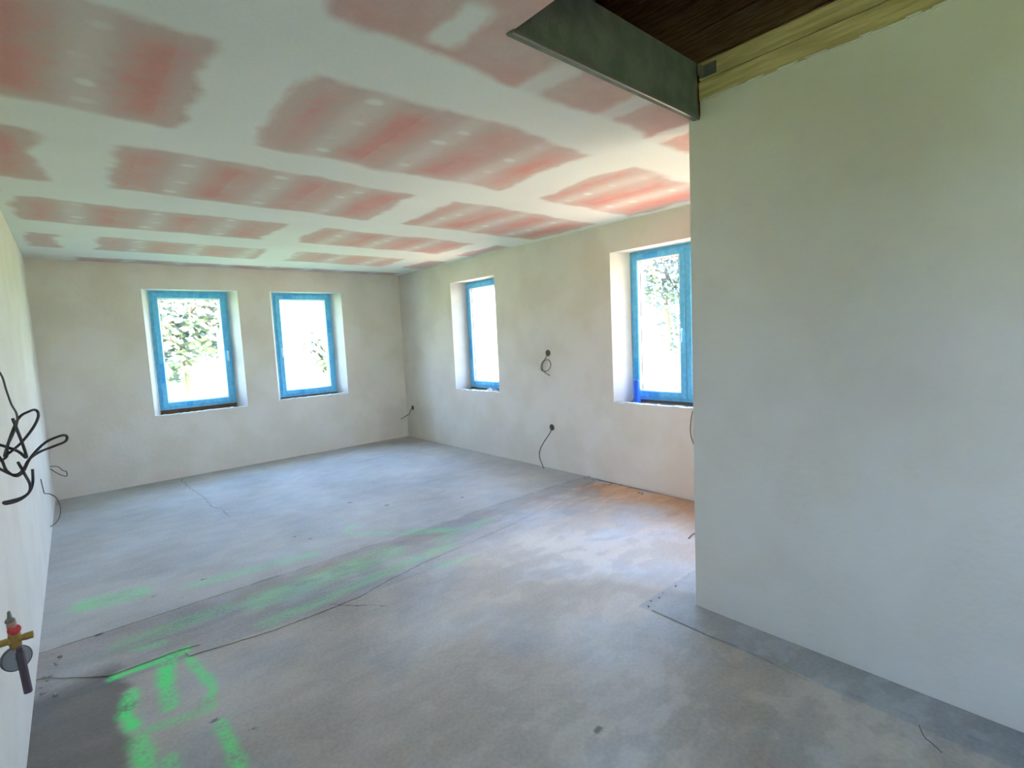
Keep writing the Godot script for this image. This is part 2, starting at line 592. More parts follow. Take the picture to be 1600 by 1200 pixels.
# a profile of (inset, depth) carried round a rectangle with mitred corners, closed
func ring_frame(st: SurfaceTool, x0: float, y0: float, x1: float, y1: float, prof: Array) -> void:
	var P := func(k: int, q: Vector2) -> Vector3:
		return Vector3([x0 + q.x, x1 - q.x, x1 - q.x, x0 + q.x][k], [y0 + q.x, y0 + q.x, y1 - q.x, y1 - q.x][k], q.y)
	var mid := Vector2.ZERO
	for q in prof:
		mid += q / prof.size()
	for k in 4:
		var k1 := (k + 1) % 4
		var inside: Vector3 = (P.call(k, mid) + P.call(k1, mid)) * 0.5
		for j in prof.size():
			var a: Vector2 = prof[j]
			var b: Vector2 = prof[(j + 1) % prof.size()]
			out_quad(st, P.call(k, a), P.call(k1, a), P.call(k1, b), P.call(k, b), inside)


# ---------------------------------------------------------------- the shell
func left_x(z: float) -> float:
	return -0.205 - 0.0087 * (z - BZ)


func build_floor() -> void:
	var rng := RandomNumberGenerator.new()
	rng.seed = 5
	var f := Node3D.new()
	f.name = "floor"
	add_child(f)
	structure(f, "rough grey concrete floor with green spray marks and an old wall footprint", "floor")
	# front slab, under everything
	var st := begin()
	# an open gap is left along part of the side wall
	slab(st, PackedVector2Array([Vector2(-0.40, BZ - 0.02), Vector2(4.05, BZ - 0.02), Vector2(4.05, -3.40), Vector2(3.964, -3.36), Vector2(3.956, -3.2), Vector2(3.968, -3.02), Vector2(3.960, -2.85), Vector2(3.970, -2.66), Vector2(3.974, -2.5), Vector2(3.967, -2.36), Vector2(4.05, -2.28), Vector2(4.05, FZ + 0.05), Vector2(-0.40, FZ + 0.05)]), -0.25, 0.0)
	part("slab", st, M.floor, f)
	st = begin()
	slab(st, rect(-0.78, BZ - TH, RX + TH, FZ + TH), -0.44, -0.25)
	part("sub_base", st, M.core, f)
	st = begin()
	slab(st, rect(4.0505, BZ - TH, RX + TH, AZ + TH), -0.25, -0.001)
	part("plinth", st, M.core, f)
	# ragged step left by the demolished wall
	var edge := [Vector2(4.02, -3.36), Vector2(3.5, -3.22), Vector2(3.0, -3.115), Vector2(2.555, -3.03), Vector2(2.1, -2.985), Vector2(1.684, -2.945), Vector2(1.40, -2.885), Vector2(1.168, -2.82), Vector2(0.90, -2.815), Vector2(0.705, -2.818), Vector2(0.5, -2.855), Vector2(0.324, -2.885), Vector2(0.315, -2.935), Vector2(0.39, -2.955), Vector2(0.30, -2.985), Vector2(0.2, -2.98), Vector2(0.017, -2.985), Vector2(-0.06, -3.05), Vector2(-0.227, -3.20)]
	var fine := []
	for k in edge.size() - 1:
		for s in 4:
			var p: Vector2 = edge[k].lerp(edge[k + 1], s / 4.0)
			fine.append(p + Vector2(0, rng.randf_range(-0.004, 0.004)))
	fine.append(edge[-1])
	var strip := PackedVector2Array([Vector2(-0.40, -3.21), Vector2(-0.40, -3.47), Vector2(4.05, -3.49), Vector2(4.05, -3.37)])
	var rev := PackedVector2Array(fine)
	strip.append_array(rev)
	st = begin()
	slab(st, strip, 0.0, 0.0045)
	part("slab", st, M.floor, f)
	# the older slab towards the windows
	st = begin()
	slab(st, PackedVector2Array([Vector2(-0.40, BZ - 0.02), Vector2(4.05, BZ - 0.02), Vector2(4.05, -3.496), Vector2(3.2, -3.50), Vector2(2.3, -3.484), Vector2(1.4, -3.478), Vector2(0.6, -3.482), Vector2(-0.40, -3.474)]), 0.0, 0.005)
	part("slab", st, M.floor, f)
	# footing strip along the partition
	var foot := [Vector2(2.43, 1.99), Vector2(2.29, 1.99), Vector2(2.295, -0.12), Vector2(2.28, -0.31), Vector2(2.235, -0.6), Vector2(2.205, -0.78), Vector2(2.222, -0.92), Vector2(2.228, -1.07), Vector2(2.218, -1.19), Vector2(2.225, -1.40), Vector2(2.228, -1.52)]
	for k in 9:
		foot.append(Vector2(2.28 + 0.065 * k, -1.545 - 0.006 * k + rng.randf_range(-0.014, 0.014)))
	foot.append(Vector2(2.84, -1.40))
	foot.append(Vector2(2.43, -1.38))
	st = begin()
	slab(st, PackedVector2Array(foot), 0.0, 0.007)
	part("slab", st, M.floor, f)


# a wall with openings: {u0, u1, v0, v1, splay, bed}; local u along, v up, depth behind the inner face
func wall_mesh(o: Vector3, u: Vector3, n: Vector3, length: float, height: float, holes: Array, thick := TH) -> Array:
	var st := begin()
	var rv := begin()
	var P := func(a: float, b: float, d: float) -> Vector3:
		return o + u * a + Vector3.UP * b - n * d
	for side in 2:
		var us := [0.0, length]
		var vs := [0.0, height]
		for h in holes:
			var s: float = h.splay if side == 1 else 0.0
			us.append_array([h.u0 + s, h.u1 - s])
			vs.append_array([h.v0, h.v1])
		us.sort()
		vs.sort()
		var d := 0.0 if side == 0 else thick
		for i in us.size() - 1:
			for j in vs.size() - 1:
				var cu: float = (us[i] + us[i + 1]) * 0.5
				var cv: float = (vs[j] + vs[j + 1]) * 0.5
				var open := false
				for h in holes:
					var s: float = h.splay if side == 1 else 0.0
					open = open or (cu > h.u0 + s and cu < h.u1 - s and cv > h.v0 and cv < h.v1)
				if not open and us[i + 1] - us[i] > 1e-5 and vs[j + 1] - vs[j] > 1e-5:
					quad(st, P.call(us[i], vs[j], d), P.call(us[i + 1], vs[j], d), P.call(us[i + 1], vs[j + 1], d), P.call(us[i], vs[j + 1], d), n if side == 0 else -n)
	var mid: Vector3 = P.call(length * 0.5, height * 0.5, thick * 0.5)
	out_quad(st, P.call(0, 0, 0), P.call(0, height, 0), P.call(0, height, thick), P.call(0, 0, thick), mid)
	out_quad(st, P.call(length, 0, 0), P.call(length, height, 0), P.call(length, height, thick), P.call(length, 0, thick), mid)
	out_quad(st, P.call(0, height, 0), P.call(length, height, 0), P.call(length, height, thick), P.call(0, height, thick), mid)
	out_quad(st, P.call(0, 0, 0), P.call(length, 0, 0), P.call(length, 0, thick), P.call(0, 0, thick), mid)
	for h in holes:
		var s: float = h.splay
		var rings := [[0.0, 0.0], [0.2, s], [thick, s]]
		for k in 2:
			var a: Array = rings[k]
			var b: Array = rings[k + 1]
			for e in [[h.u0 + a[1], h.v0, h.u0 + a[1], h.v1, h.u0 + b[1], h.v0, h.u0 + b[1], h.v1, u], [h.u1 - a[1], h.v0, h.u1 - a[1], h.v1, h.u1 - b[1], h.v0, h.u1 - b[1], h.v1, -u],
					[h.u0 + a[1], h.v1, h.u1 - a[1], h.v1, h.u0 + b[1], h.v1, h.u1 - b[1], h.v1, Vector3.DOWN], [h.u0 + a[1], h.v0, h.u1 - a[1], h.v0, h.u0 + b[1], h.v0, h.u1 - b[1], h.v0, Vector3.UP]]:
				var p0: Vector3 = P.call(e[0], e[1], a[0])
				var p1: Vector3 = P.call(e[2], e[3], a[0])
				var p2: Vector3 = P.call(e[6], e[7], b[0])
				var p3: Vector3 = P.call(e[4], e[5], b[0])
				var nn := (p2 - p0).cross(p3 - p1).normalized()
				quad(rv, p0, p1, p2, p3, nn if nn.dot(e[8]) > 0.0 else -nn)
	return [st, rv]


func shell_wall(called: String, label: String, o: Vector3, u: Vector3, n: Vector3, length: float, holes: Array, m: Material, height := TOP, thick := TH) -> void:
	var r := Node3D.new()
	r.name = called
	add_child(r)
	structure(r, label, "wall")
	var s := wall_mesh(o, u, n, length, height, holes, thick)
	part("plaster_face", s[0], m, r)
	if holes:
		part("reveal", s[1], M.reveal, r)


var back_holes := [{u0 = 0.935, u1 = 1.920, v0 = 0.757, v1 = 2.222, splay = 0.08}, {u0 = 2.303, u1 = 3.258, v0 = 0.785, v1 = 2.222, splay = 0.08}]
var right_holes := [{u0 = 1.383, u1 = 2.308, v0 = 0.806, v1 = 2.236, splay = 0.08}, {u0 = 4.045, u1 = 5.385, v0 = 0.80, v1 = 2.232, splay = 0.085}]
var door_holes := [{u0 = 0.30, u1 = 1.12, v0 = 0.03, v1 = 2.08, splay = 0.04}]
var left_holes := [{u0 = 0.60, u1 = 1.75, v0 = 1.10, v1 = 2.42, splay = 0.08}]


func build_walls() -> void:
	shell_wall("wall_back", "plastered end wall with two blue-framed windows", Vector3(-0.205, 0, BZ), Vector3.RIGHT, Vector3.BACK, RX + 0.205, back_holes, M.plaster)
	shell_wall("wall_right", "plastered side wall with two blue-framed windows and hanging cables", Vector3(RX, 0, BZ - TH), Vector3.BACK, Vector3.LEFT, AZ + TH - BZ + TH, right_holes.map(shifted), M.plaster)
	var a := Vector3(left_x(FZ), 0, FZ)
	var b := Vector3(left_x(BZ - TH), 0, BZ - TH)
	var u := (b - a).normalized()
	shell_wall("wall_left", "white plastered wall with dark cable loops and a brass valve", a, u, Vector3(-u.z, 0, u.x), a.distance_to(b), left_holes, M.plaster_side)
	shell_wall("wall_front", "plastered wall closing the room behind the camera", Vector3(PX + 0.14, 0, FZ), Vector3.LEFT, Vector3.FORWARD, PX + 0.14 + 0.3 + TH, [], M.plaster)
	shell_wall("wall_recess", "unseen recess wall, orange added to bounce warm light, with a garden door", Vector3(RX, 0, AZ), Vector3.LEFT, Vector3.FORWARD, RX - PX - 0.14, door_holes, M.bounce_clay)  # unseen wall, its orange colour added for warm bounce light
	# the free-standing partition: full height at its end, lower below the beam
	var p := Node3D.new()
	p.name = "wall_partition"
	add_child(p)
	structure(p, "tall smooth plastered partition wall under the wooden beam", "wall")
	var st := begin()
	var t := 0.14
	var ring := [Vector2(-1.378, 0), Vector2(-1.378, H), Vector2(-1.318, H), Vector2(-1.318, 2.575), Vector2(FZ, 2.575), Vector2(FZ, 0)]
	var ix := [0, 1, 2, 0, 2, 5, 2, 3, 4, 2, 4, 5]
	for x in [PX, PX + t]:
		for k in range(0, 12, 3):
			tri(st, Vector3(x, ring[ix[k]].y, ring[ix[k]].x), Vector3(x, ring[ix[k + 1]].y, ring[ix[k + 1]].x), Vector3(x, ring[ix[k + 2]].y, ring[ix[k + 2]].x), Vector3.LEFT if x == PX else Vector3.RIGHT)
	for k in 6:
		var a0: Vector2 = ring[k]
		var b0: Vector2 = ring[(k + 1) % 6]
		out_quad(st, Vector3(PX, a0.y, a0.x), Vector3(PX, b0.y, b0.x), Vector3(PX + t, b0.y, b0.x), Vector3(PX + t, a0.y, a0.x), Vector3(PX + t * 0.5, 1.2, 0.0))
	part("plaster_face", st, M.plaster_side, p)
	st = begin()
	cbox(st, Vector3(PX + t + 0.006, H * 0.5, (-1.32 + AZ) * 0.5), Vector3(0.012, H, AZ + 1.32), 0.003)
	part("bounce_layer", st, M.bounce_clay, p)  # added orange layer, throws warm light past the end of the partition


func shifted(h: Dictionary) -> Dictionary:
	var d := h.duplicate()
	d.u0 += TH
	d.u1 += TH
	return d


const OPEN_X := 1.228
const OPEN_Z := -1.33


func build_ceiling() -> void:
	var c := Node3D.new()
	c.name = "ceiling"
	add_child(c)
	structure(c, "ceiling of pink plasterboards with white filled joints and screw spots", "ceiling")
	var hole := PackedVector2Array([Vector2(OPEN_X, OPEN_Z), Vector2(PX + 0.14, OPEN_Z), Vector2(PX + 0.14, AZ), Vector2(5, AZ), Vector2(5, 3), Vector2(PX + 0.14, 3), Vector2(PX + 0.14, 1.6), Vector2(OPEN_X, 1.6)])
	var rows := [[BZ, -6.60, [1.2, 3.1]], [-6.60, -5.43, [0.19, 1.87, 3.45]], [-5.43, -4.23, [1.65, 3.57]], [-4.23, -3.0, [0.14, 2.13]], [-3.0, -1.77, [0.65, 2.56]], [-1.77, -0.55, [0.5, 2.5]], [-0.55, 0.68, [0.9]], [0.68, FZ, [0.3]]]
	for r in rows:
		var xs: Array = [-0.30] + r[2] + [RX]
		for k in xs.size() - 1:
			for q in Geometry2D.clip_polygons(rect(xs[k], r[0], xs[k + 1], r[1]), hole):
				var st := begin()
				slab(st, q, H, H + 0.0125)
				part("plasterboard", st, M.ceiling, c)
	# joists and floor boards above, as one dark body round the opening
	for q in [rect(-0.75, BZ - TH, OPEN_X, FZ + TH), rect(OPEN_X, BZ - TH, RX + TH, OPEN_Z - 0.028), rect(PX + 0.14, OPEN_Z - 0.028, RX + TH, AZ + TH), rect(OPEN_X, 1.6, PX + 0.14, FZ + TH)]:
		var st := begin()
		slab(st, q, H + 0.0125, TOP)
		part("joist_layer", st, M.loft_wood, c)


func build_opening() -> void:
	# board lining the far side of the ceiling opening
	var st := begin()
	cbox(st, Vector3((OPEN_X + PX) * 0.5 - 0.004, (H + TOP) * 0.5 - 0.004, OPEN_Z - 0.012), Vector3(PX - OPEN_X + 0.008, TOP - H + 0.008, 0.024), 0.003)
	var r := Node3D.new()
	r.name = "trim_1"
	add_child(r)
	structure(r, "dark green-grey board lining the edge of the ceiling opening", "trim")
	part("board", st, M.board_green, r)
	st = begin()
	cbox(st, Vector3((OPEN_X + PX) * 0.5 - 0.004, H - 0.004, OPEN_Z + 0.006), Vector3(PX - OPEN_X + 0.004, 0.014, 0.012), 0.002)
	part("edge_bead", st, M.grey_tip, r)
	# the beam on the partition: two timbers with a gap between them
	var b := thing("wooden_beam", "yellowish rough timber beam lying on top of the partition wall", "beam", Vector3(PX, 2.575, 0))
	st = begin()
	cbox(st, Vector3(0.066, 0.048, 0.335), Vector3(0.125, 0.090, 3.33), 0.006)
	part("timber", st, M.beam, b)
	st = begin()
	cbox(st, Vector3(0.070, 0.140, 0.335), Vector3(0.125, 0.084, 3.33), 0.006)
	part("timber", st, M.beam, b)
	var rng := RandomNumberGenerator.new()
	rng.seed = 8
	st = begin()
	# ragged mortar bed below the timbers
	var z := -1.30
	while z < 0.5:
		var w := rng.randf_range(0.03, 0.08)
		cbox(st, Vector3(0.0, -0.002 + rng.randf_range(-0.004, 0.006), z + w * 0.5), Vector3(0.012, rng.randf_range(0.006, 0.012), w + 0.01), 0.003)
		z += w
	part("mortar_bed", st, M.plaster_side, b)
	var k := thing("angle_bracket", "small steel angle bracket at the end of the timber beam", "bracket", Vector3(PX, 2.70, -1.30))
	st = begin()
	cbox(st, Vector3(-0.006, 0.0, 0.035), Vector3(0.003, 0.055, 0.065), 0.001)
	part("plate", st, M.steel, k)
	st = begin()
	cbox(st, Vector3(-0.030, 0.0, -0.001), Vector3(0.05, 0.055, 0.003), 0.001)
	part("plate", st, M.steel, k)
	for q in [Vector2(0.015, 0.022), Vector2(-0.015, 0.045)]:
		st = begin()
		lathe(st, [Vector2(0, 0.004), Vector2(0.004, 0.003), Vector2(0.006, 0)], Vector3(-0.0075, q.x, q.y), Vector3.LEFT, 8)
		part("screw", st, M.steel, k)
	# dark loft over the opening
	var a := Node3D.new()
	a.name = "ceiling_loft"
	add_child(a)
	structure(a, "brown boards and rafters of the loft above the opening", "ceiling")
	for n in 10:
		st = begin()
		cbox(st, Vector3(-0.50 + 0.35 * n, 5.02, -2.55), Vector3(0.343, 0.03, 9.7), 0.004)
		part("board", st, M.loft_wood, a)
	for n in 5:
		st = begin()
		cbox(st, Vector3(2.94 + 0.32 * n, 5.02, -3.51), Vector3(0.314, 0.03, 7.8), 0.004)
		part("board", st, M.loft_wood, a)
	for n in 8:
		var wide := n < 6
		st = begin()
		cbox(st, Vector3(1.85 if wide else 1.03, 4.92, -6.6 + 1.15 * n), Vector3(4.96 if wide else 3.32, 0.16, 0.09), 0.005)
		part("rafter", st, M.loft_wood, a)
	var sides := [[Vector3(1.85, 0, -7.40), Vector3(5.04, 0.246, 0.03)], [Vector3(1.03, 0, 2.30), Vector3(3.40, 0.246, 0.03)], [Vector3(-0.66, 0, -2.55), Vector3(0.03, 0.246, 9.6)],
		[Vector3(2.72, 0, 1.35), Vector3(0.03, 0.246, 1.86)], [Vector3(3.55, 0, 0.385), Vector3(1.62, 0.246, 0.03)], [Vector3(4.36, 0, -3.51), Vector3(0.03, 0.246, 7.74)]]
	for n in 9:
		for e in sides:
			st = begin()
			cbox(st, e[0] + Vector3(0, 2.885 + 0.25 * n, 0), e[1], 0.004)
			part("board", st, M.loft_wood, a)
	st = begin()
	cbox(st, Vector3(1.03, 5.07, -2.55), Vector3(3.54, 0.06, 9.9), 0.004)
	cbox(st, Vector3(3.61, 5.07, -3.53), Vector3(1.66, 0.06, 7.96), 0.004)
	for e in [[Vector3(1.85, 3.92, -7.45), Vector3(5.14, 2.33, 0.06)], [Vector3(1.03, 3.92, 2.35), Vector3(3.5, 2.33, 0.06)], [Vector3(-0.71, 3.92, -2.55), Vector3(0.06, 2.33, 9.7)],
			[Vector3(2.77, 3.92, 1.38), Vector3(0.06, 2.33, 1.96)], [Vector3(3.58, 3.92, 0.433), Vector3(1.68, 2.33, 0.06)], [Vector3(4.41, 3.92, -3.51), Vector3(0.06, 2.33, 7.9)]]:
		cbox(st, e[0], e[1], 0.004)
	part("roof_felt", st, M.loft_wood, a)


# ---------------------------------------------------------------- windows
func build_windows() -> void:
	var br := Basis(Vector3.RIGHT, Vector3.UP, Vector3.BACK)
	var rr := Basis(Vector3.BACK, Vector3.UP, Vector3.LEFT)
	make_window(1, "blue-taped window with brown strip under it, nearer the cable wall", Vector3(-0.205, 0, BZ), br, back_holes[0], 0.807, 1, 1, M.bed_brown)
	make_window(2, "blue-taped window beside the room corner in the end wall", Vector3(-0.205, 0, BZ), br, back_holes[1], 0.811, 1, -1, M.bed_grey)
	make_window(3, "narrow blue-taped window near the corner in the side wall", Vector3(RX, 0, BZ), rr, right_holes[0], 0.831, 1, 1, M.bed_grey)
	make_window(4, "blue-taped double window with a blue roll on its sill", Vector3(RX, 0, BZ), rr, right_holes[1], 0.826, 2, 1, M.bed_grey)
	var a := Vector3(left_x(FZ), 0, FZ)
	var u := (Vector3(left_x(BZ), 0, BZ) - a).normalized()
	make_window(6, "tall blue-taped glazed garden door in the recess behind the partition", Vector3(RX, 0, AZ), Basis(Vector3.LEFT, Vector3.UP, Vector3.FORWARD), door_holes[0], 0.045, 1, 1, M.bed_grey)
	make_window(5, "blue-taped window behind the camera in the white wall", a, Basis(u, Vector3.UP, Vector3(-u.z, 0, u.x)), left_holes[0], 1.126, 1, 1, M.bed_grey)


func make_window(n: int, label: String, o: Vector3, b: Basis, h: Dictionary, bottom: float, leaves: int, hand: int, bed: Material) -> void:
	var w := Node3D.new()
	w.name = "window_%d" % n
	add_child(w)
	w.transform = Transform3D(b, o)
	structure(w, label, "window")
	var rng := RandomNumberGenerator.new()
	rng.seed = 40 + n
	var s: float = h.splay
	var x0: float = h.u0 + s
	var x1: float = h.u1 - s
	var y0 := bottom
	var y1: float = h.v1
	var zf := -0.2
	var st := begin()
	ring_frame(st, x0 - 0.004, y0, x1 + 0.004, y1 + 0.004, [Vector2(0, zf), Vector2(0.040, zf), Vector2(0.043, zf - 0.003), Vector2(0.043, zf - 0.075), Vector2(0, zf - 0.075)])
	if leaves == 2:
		var xm := (x0 + x1) * 0.5
		cbox(st, Vector3(xm, (y0 + y1) * 0.5, zf - 0.04), Vector3(0.05, y1 - y0 - 0.06, 0.07), 0.002)
	part("frame", st, M.film, w)
	var lw := (x1 - x0 - 0.056) / leaves
	for k in leaves:
		var a := x0 + 0.028 + lw * k + 0.002
		var e := a + lw - 0.004
		var c := y0 + 0.028
		var d := y1 - 0.028
		st = begin()
		ring_frame(st, a, c, e, d, [Vector2(0, zf + 0.012), Vector2(0.003, zf + 0.015), Vector2(0.050, zf + 0.015), Vector2(0.055, zf + 0.010), Vector2(0.055, zf - 0.06), Vector2(0, zf - 0.06)])
		var sash := part("sash", st, M.film, w)
		st = begin()
		ring_frame(st, a + 0.0552, c + 0.0552, e - 0.0552, d - 0.0552, [Vector2(0, zf + 0.008), Vector2(0.006, zf + 0.006), Vector2(0.016, zf - 0.012), Vector2(0.016, zf - 0.05), Vector2(0, zf - 0.05)])
		part("glazing_bead", st, M.pvc, sash)
		st = begin()
		ring_frame(st, a + 0.0714, c + 0.0714, e - 0.0714, d - 0.0714, [Vector2(-0.001, zf - 0.0135), Vector2(0.004, zf - 0.0135), Vector2(0.004, zf - 0.018), Vector2(-0.001, zf - 0.018)])
		part("gasket", st, M.box_dark, sash)
		st = begin()
		var pw := e - a - 0.140
		var ph := d - c - 0.140
		var pc := Vector3((a + e) * 0.5, (c + d) * 0.5, zf - 0.028)
		for q in [-0.002, 0.002]:
			quad(st, pc + Vector3(-pw * 0.5, -ph * 0.5, q), pc + Vector3(pw * 0.5, -ph * 0.5, q), pc + Vector3(pw * 0.5, ph * 0.5, q), pc + Vector3(-pw * 0.5, ph * 0.5, q), Vector3(0, 0, signf(q)))
		part("pane", st, M.glass, sash)
		# lever handle on the closing side
		if k == 0:
			var hx := e - 0.027 if hand > 0 else a + 0.027
			var hy := (c + d) * 0.5 - 0.05
			st = begin()
			cbox(st, Vector3(hx, hy, zf + 0.019), Vector3(0.028, 0.065, 0.010), 0.004)
			cbox(st, Vector3(hx, hy + 0.004, zf + 0.038), Vector3(0.016, 0.018, 0.03), 0.004)
			cbox(st, Vector3(hx, hy - 0.05, zf + 0.055), Vector3(0.020, 0.125, 0.013), 0.005)
			part("handle", st, M.handle, sash)
			# loose flap of film where the tape was lifted round the handle
			st = begin()
			var rows := 10
			for r in rows:
				var f0 := float(r) / rows
				var f1 := float(r + 1) / rows
				var ya := hy + 0.20 - 0.38 * f0
				var yb := hy + 0.20 - 0.38 * f1
				var ba := 0.018 * sin(PI * f0)
				var bb := 0.018 * sin(PI * f1)
				for g in 4:
					var ga := -0.022 + 0.011 * g
					var gb := ga + 0.011
					var za := zf + 0.0155 + ba * cos(ga * 60.0) * 0.6
					var zb := zf + 0.0155 + ba * cos(gb * 60.0) * 0.6
					var zc := zf + 0.0155 + bb * cos(gb * 60.0) * 0.6
					var zd := zf + 0.0155 + bb * cos(ga * 60.0) * 0.6
					var p := [Vector3(hx + ga, ya, za), Vector3(hx + gb, ya, zb), Vector3(hx + gb, yb, zc), Vector3(hx + ga, yb, zd)]
					out_quad(st, p[0], p[1], p[2], p[3], Vector3(hx, hy, zf - 1.0))
			part("film_flap", st, M.film, sash)
		# overlaps of the protective film
		for q in 4:
			st = begin()
			var across := q < 2
			if across:
				var cx := lerpf(a + 0.10, e - 0.10, rng.randf())
				cbox(st, Vector3(cx, d - 0.026 if q == 0 else c + 0.026, zf + 0.0155), Vector3(rng.randf_range(0.06, 0.16), 0.046, 0.0012), 0.0004)
			else:
				var cy := lerpf(c + 0.2, d - 0.2, rng.randf())
				cbox(st, Vector3(e - 0.027 if (q == 2) != (hand > 0 and k == 0) else a + 0.027, cy, zf + 0.0155), Vector3(0.046, rng.randf_range(0.15, 0.35), 0.0012), 0.0004)
			part("film_overlap", st, M.film_dark if q != 3 else M.film, sash)
	# raw strip below the frame, rubble bed and ragged plaster lip
	st = begin()
	cbox(st, Vector3((x0 + x1) * 0.5, (y0 + h.v0) * 0.5 - 0.002, zf - 0.035), Vector3(x1 - x0 + 0.004, y0 - h.v0 + 0.003, 0.08), 0.003)
	part("sill_profile", st, bed, w)
	st = begin()
	cbox(st, Vector3((x0 + x1) * 0.5, h.v0 + 0.002, -0.125), Vector3(x1 - x0 + 0.01, 0.006, 0.15), 0.002)
	part("sill_bed", st, bed, w)
	st = begin()
	var x: float = h.u0 + 0.004
	while x < h.u1 - 0.02:
		var q := minf(rng.randf_range(0.02, 0.05), h.u1 - 0.004 - x)
		var dep := rng.randf_range(0.045, 0.075)
		var hh := rng.randf_range(0.006, 0.016)
		cbox(st, Vector3(x + q * 0.5, h.v0 + hh * 0.5 - 0.003, -dep * 0.5 + 0.001), Vector3(q + 0.008, hh + 0.006, dep), 0.004)
		x += q
	part("plaster_lip", st, M.reveal, w)


# ---------------------------------------------------------------- cables
func outlet(called: String, label: String, at: Vector3, n: Vector3, pts: Array, r := 0.0045, group := "") -> void:
	var o := thing(called, label, "cable outlet", at, group)
	var st := begin()
	lathe(st, [Vector2(0.030, 0.0), Vector2(0.036, 0.001), Vector2(0.036, 0.004), Vector2(0.030, 0.004), Vector2(0.030, 0.0)], Vector3.ZERO, n, 20)
	part("rim", st, M.box_rim, o)
	st = begin()
	lathe(st, [Vector2(0.030, 0.0), Vector2(0.030, 0.0015), Vector2(0.0, 0.0015)], Vector3.ZERO, n, 20)
	part("cup", st, M.box_dark, o)
	st = begin()
	tube(st, pts.map(func(p): return p - at), r)
	part("cable", st, M.cable_grey, o)


func build_outlets() -> void:
	outlet("cable_outlet", "dark socket hole with short bent cable low by the room corner", Vector3(RX, 0.47, -6.95), Vector3.LEFT, [Vector3(3.978, 0.468, -6.95), Vector3(3.93, 0.44, -6.94), Vector3(3.90, 0.385, -6.93), Vector3(3.86, 0.352, -6.97), Vector3(3.787, 0.313, -7.0)], 0.006)
	outlet("cable_outlet", "dark socket hole with cable coiled in one ring below it", Vector3(RX, 1.292, -3.965), Vector3.LEFT, [Vector3(3.978, 1.289, -3.965), Vector3(3.961, 1.27, -3.96), Vector3(3.955, 1.228, -3.992), Vector3(3.96, 1.178, -4.05), Vector3(3.955, 1.114, -4.055), Vector3(3.95, 1.094, -4.01), Vector3(3.95, 1.109, -3.94), Vector3(3.95, 1.158, -3.902), Vector3(3.955, 1.207, -3.920), Vector3(3.968, 1.221, -3.982), Vector3(3.97, 1.185, -4.040), Vector3(3.968, 1.121, -4.052), Vector3(3.968, 1.079, -4.015), Vector3(3.97, 1.046, -3.943)], 0.0045)
	outlet("cable_outlet", "dark socket hole with cable hanging down to the floor edge", Vector3(RX, 0.472, -3.95), Vector3.LEFT, [Vector3(3.978, 0.470, -3.95), Vector3(3.955, 0.455, -3.94), Vector3(3.945, 0.41, -3.955), Vector3(3.94, 0.304, -4.045), Vector3(3.935, 0.208, -4.107), Vector3(3.93, 0.124, -4.117), Vector3(3.91, 0.055, -4.060), Vector3(3.885, 0.018, -4.01)], 0.0055)
	outlet("cable_outlet", "dark socket hole with hanging cable under the double window", Vector3(RX, 0.80 - 0.10, -2.12), Vector3.LEFT, [Vector3(3.978, 0.70, -2.12), Vector3(3.95, 0.76, -2.15), Vector3(3.931, 0.80, -2.225), Vector3(3.931, 0.70, -2.252), Vector3(3.931, 0.587, -2.254), Vector3(3.931, 0.482, -2.212), Vector3(3.94, 0.40, -2.15)], 0.0055)


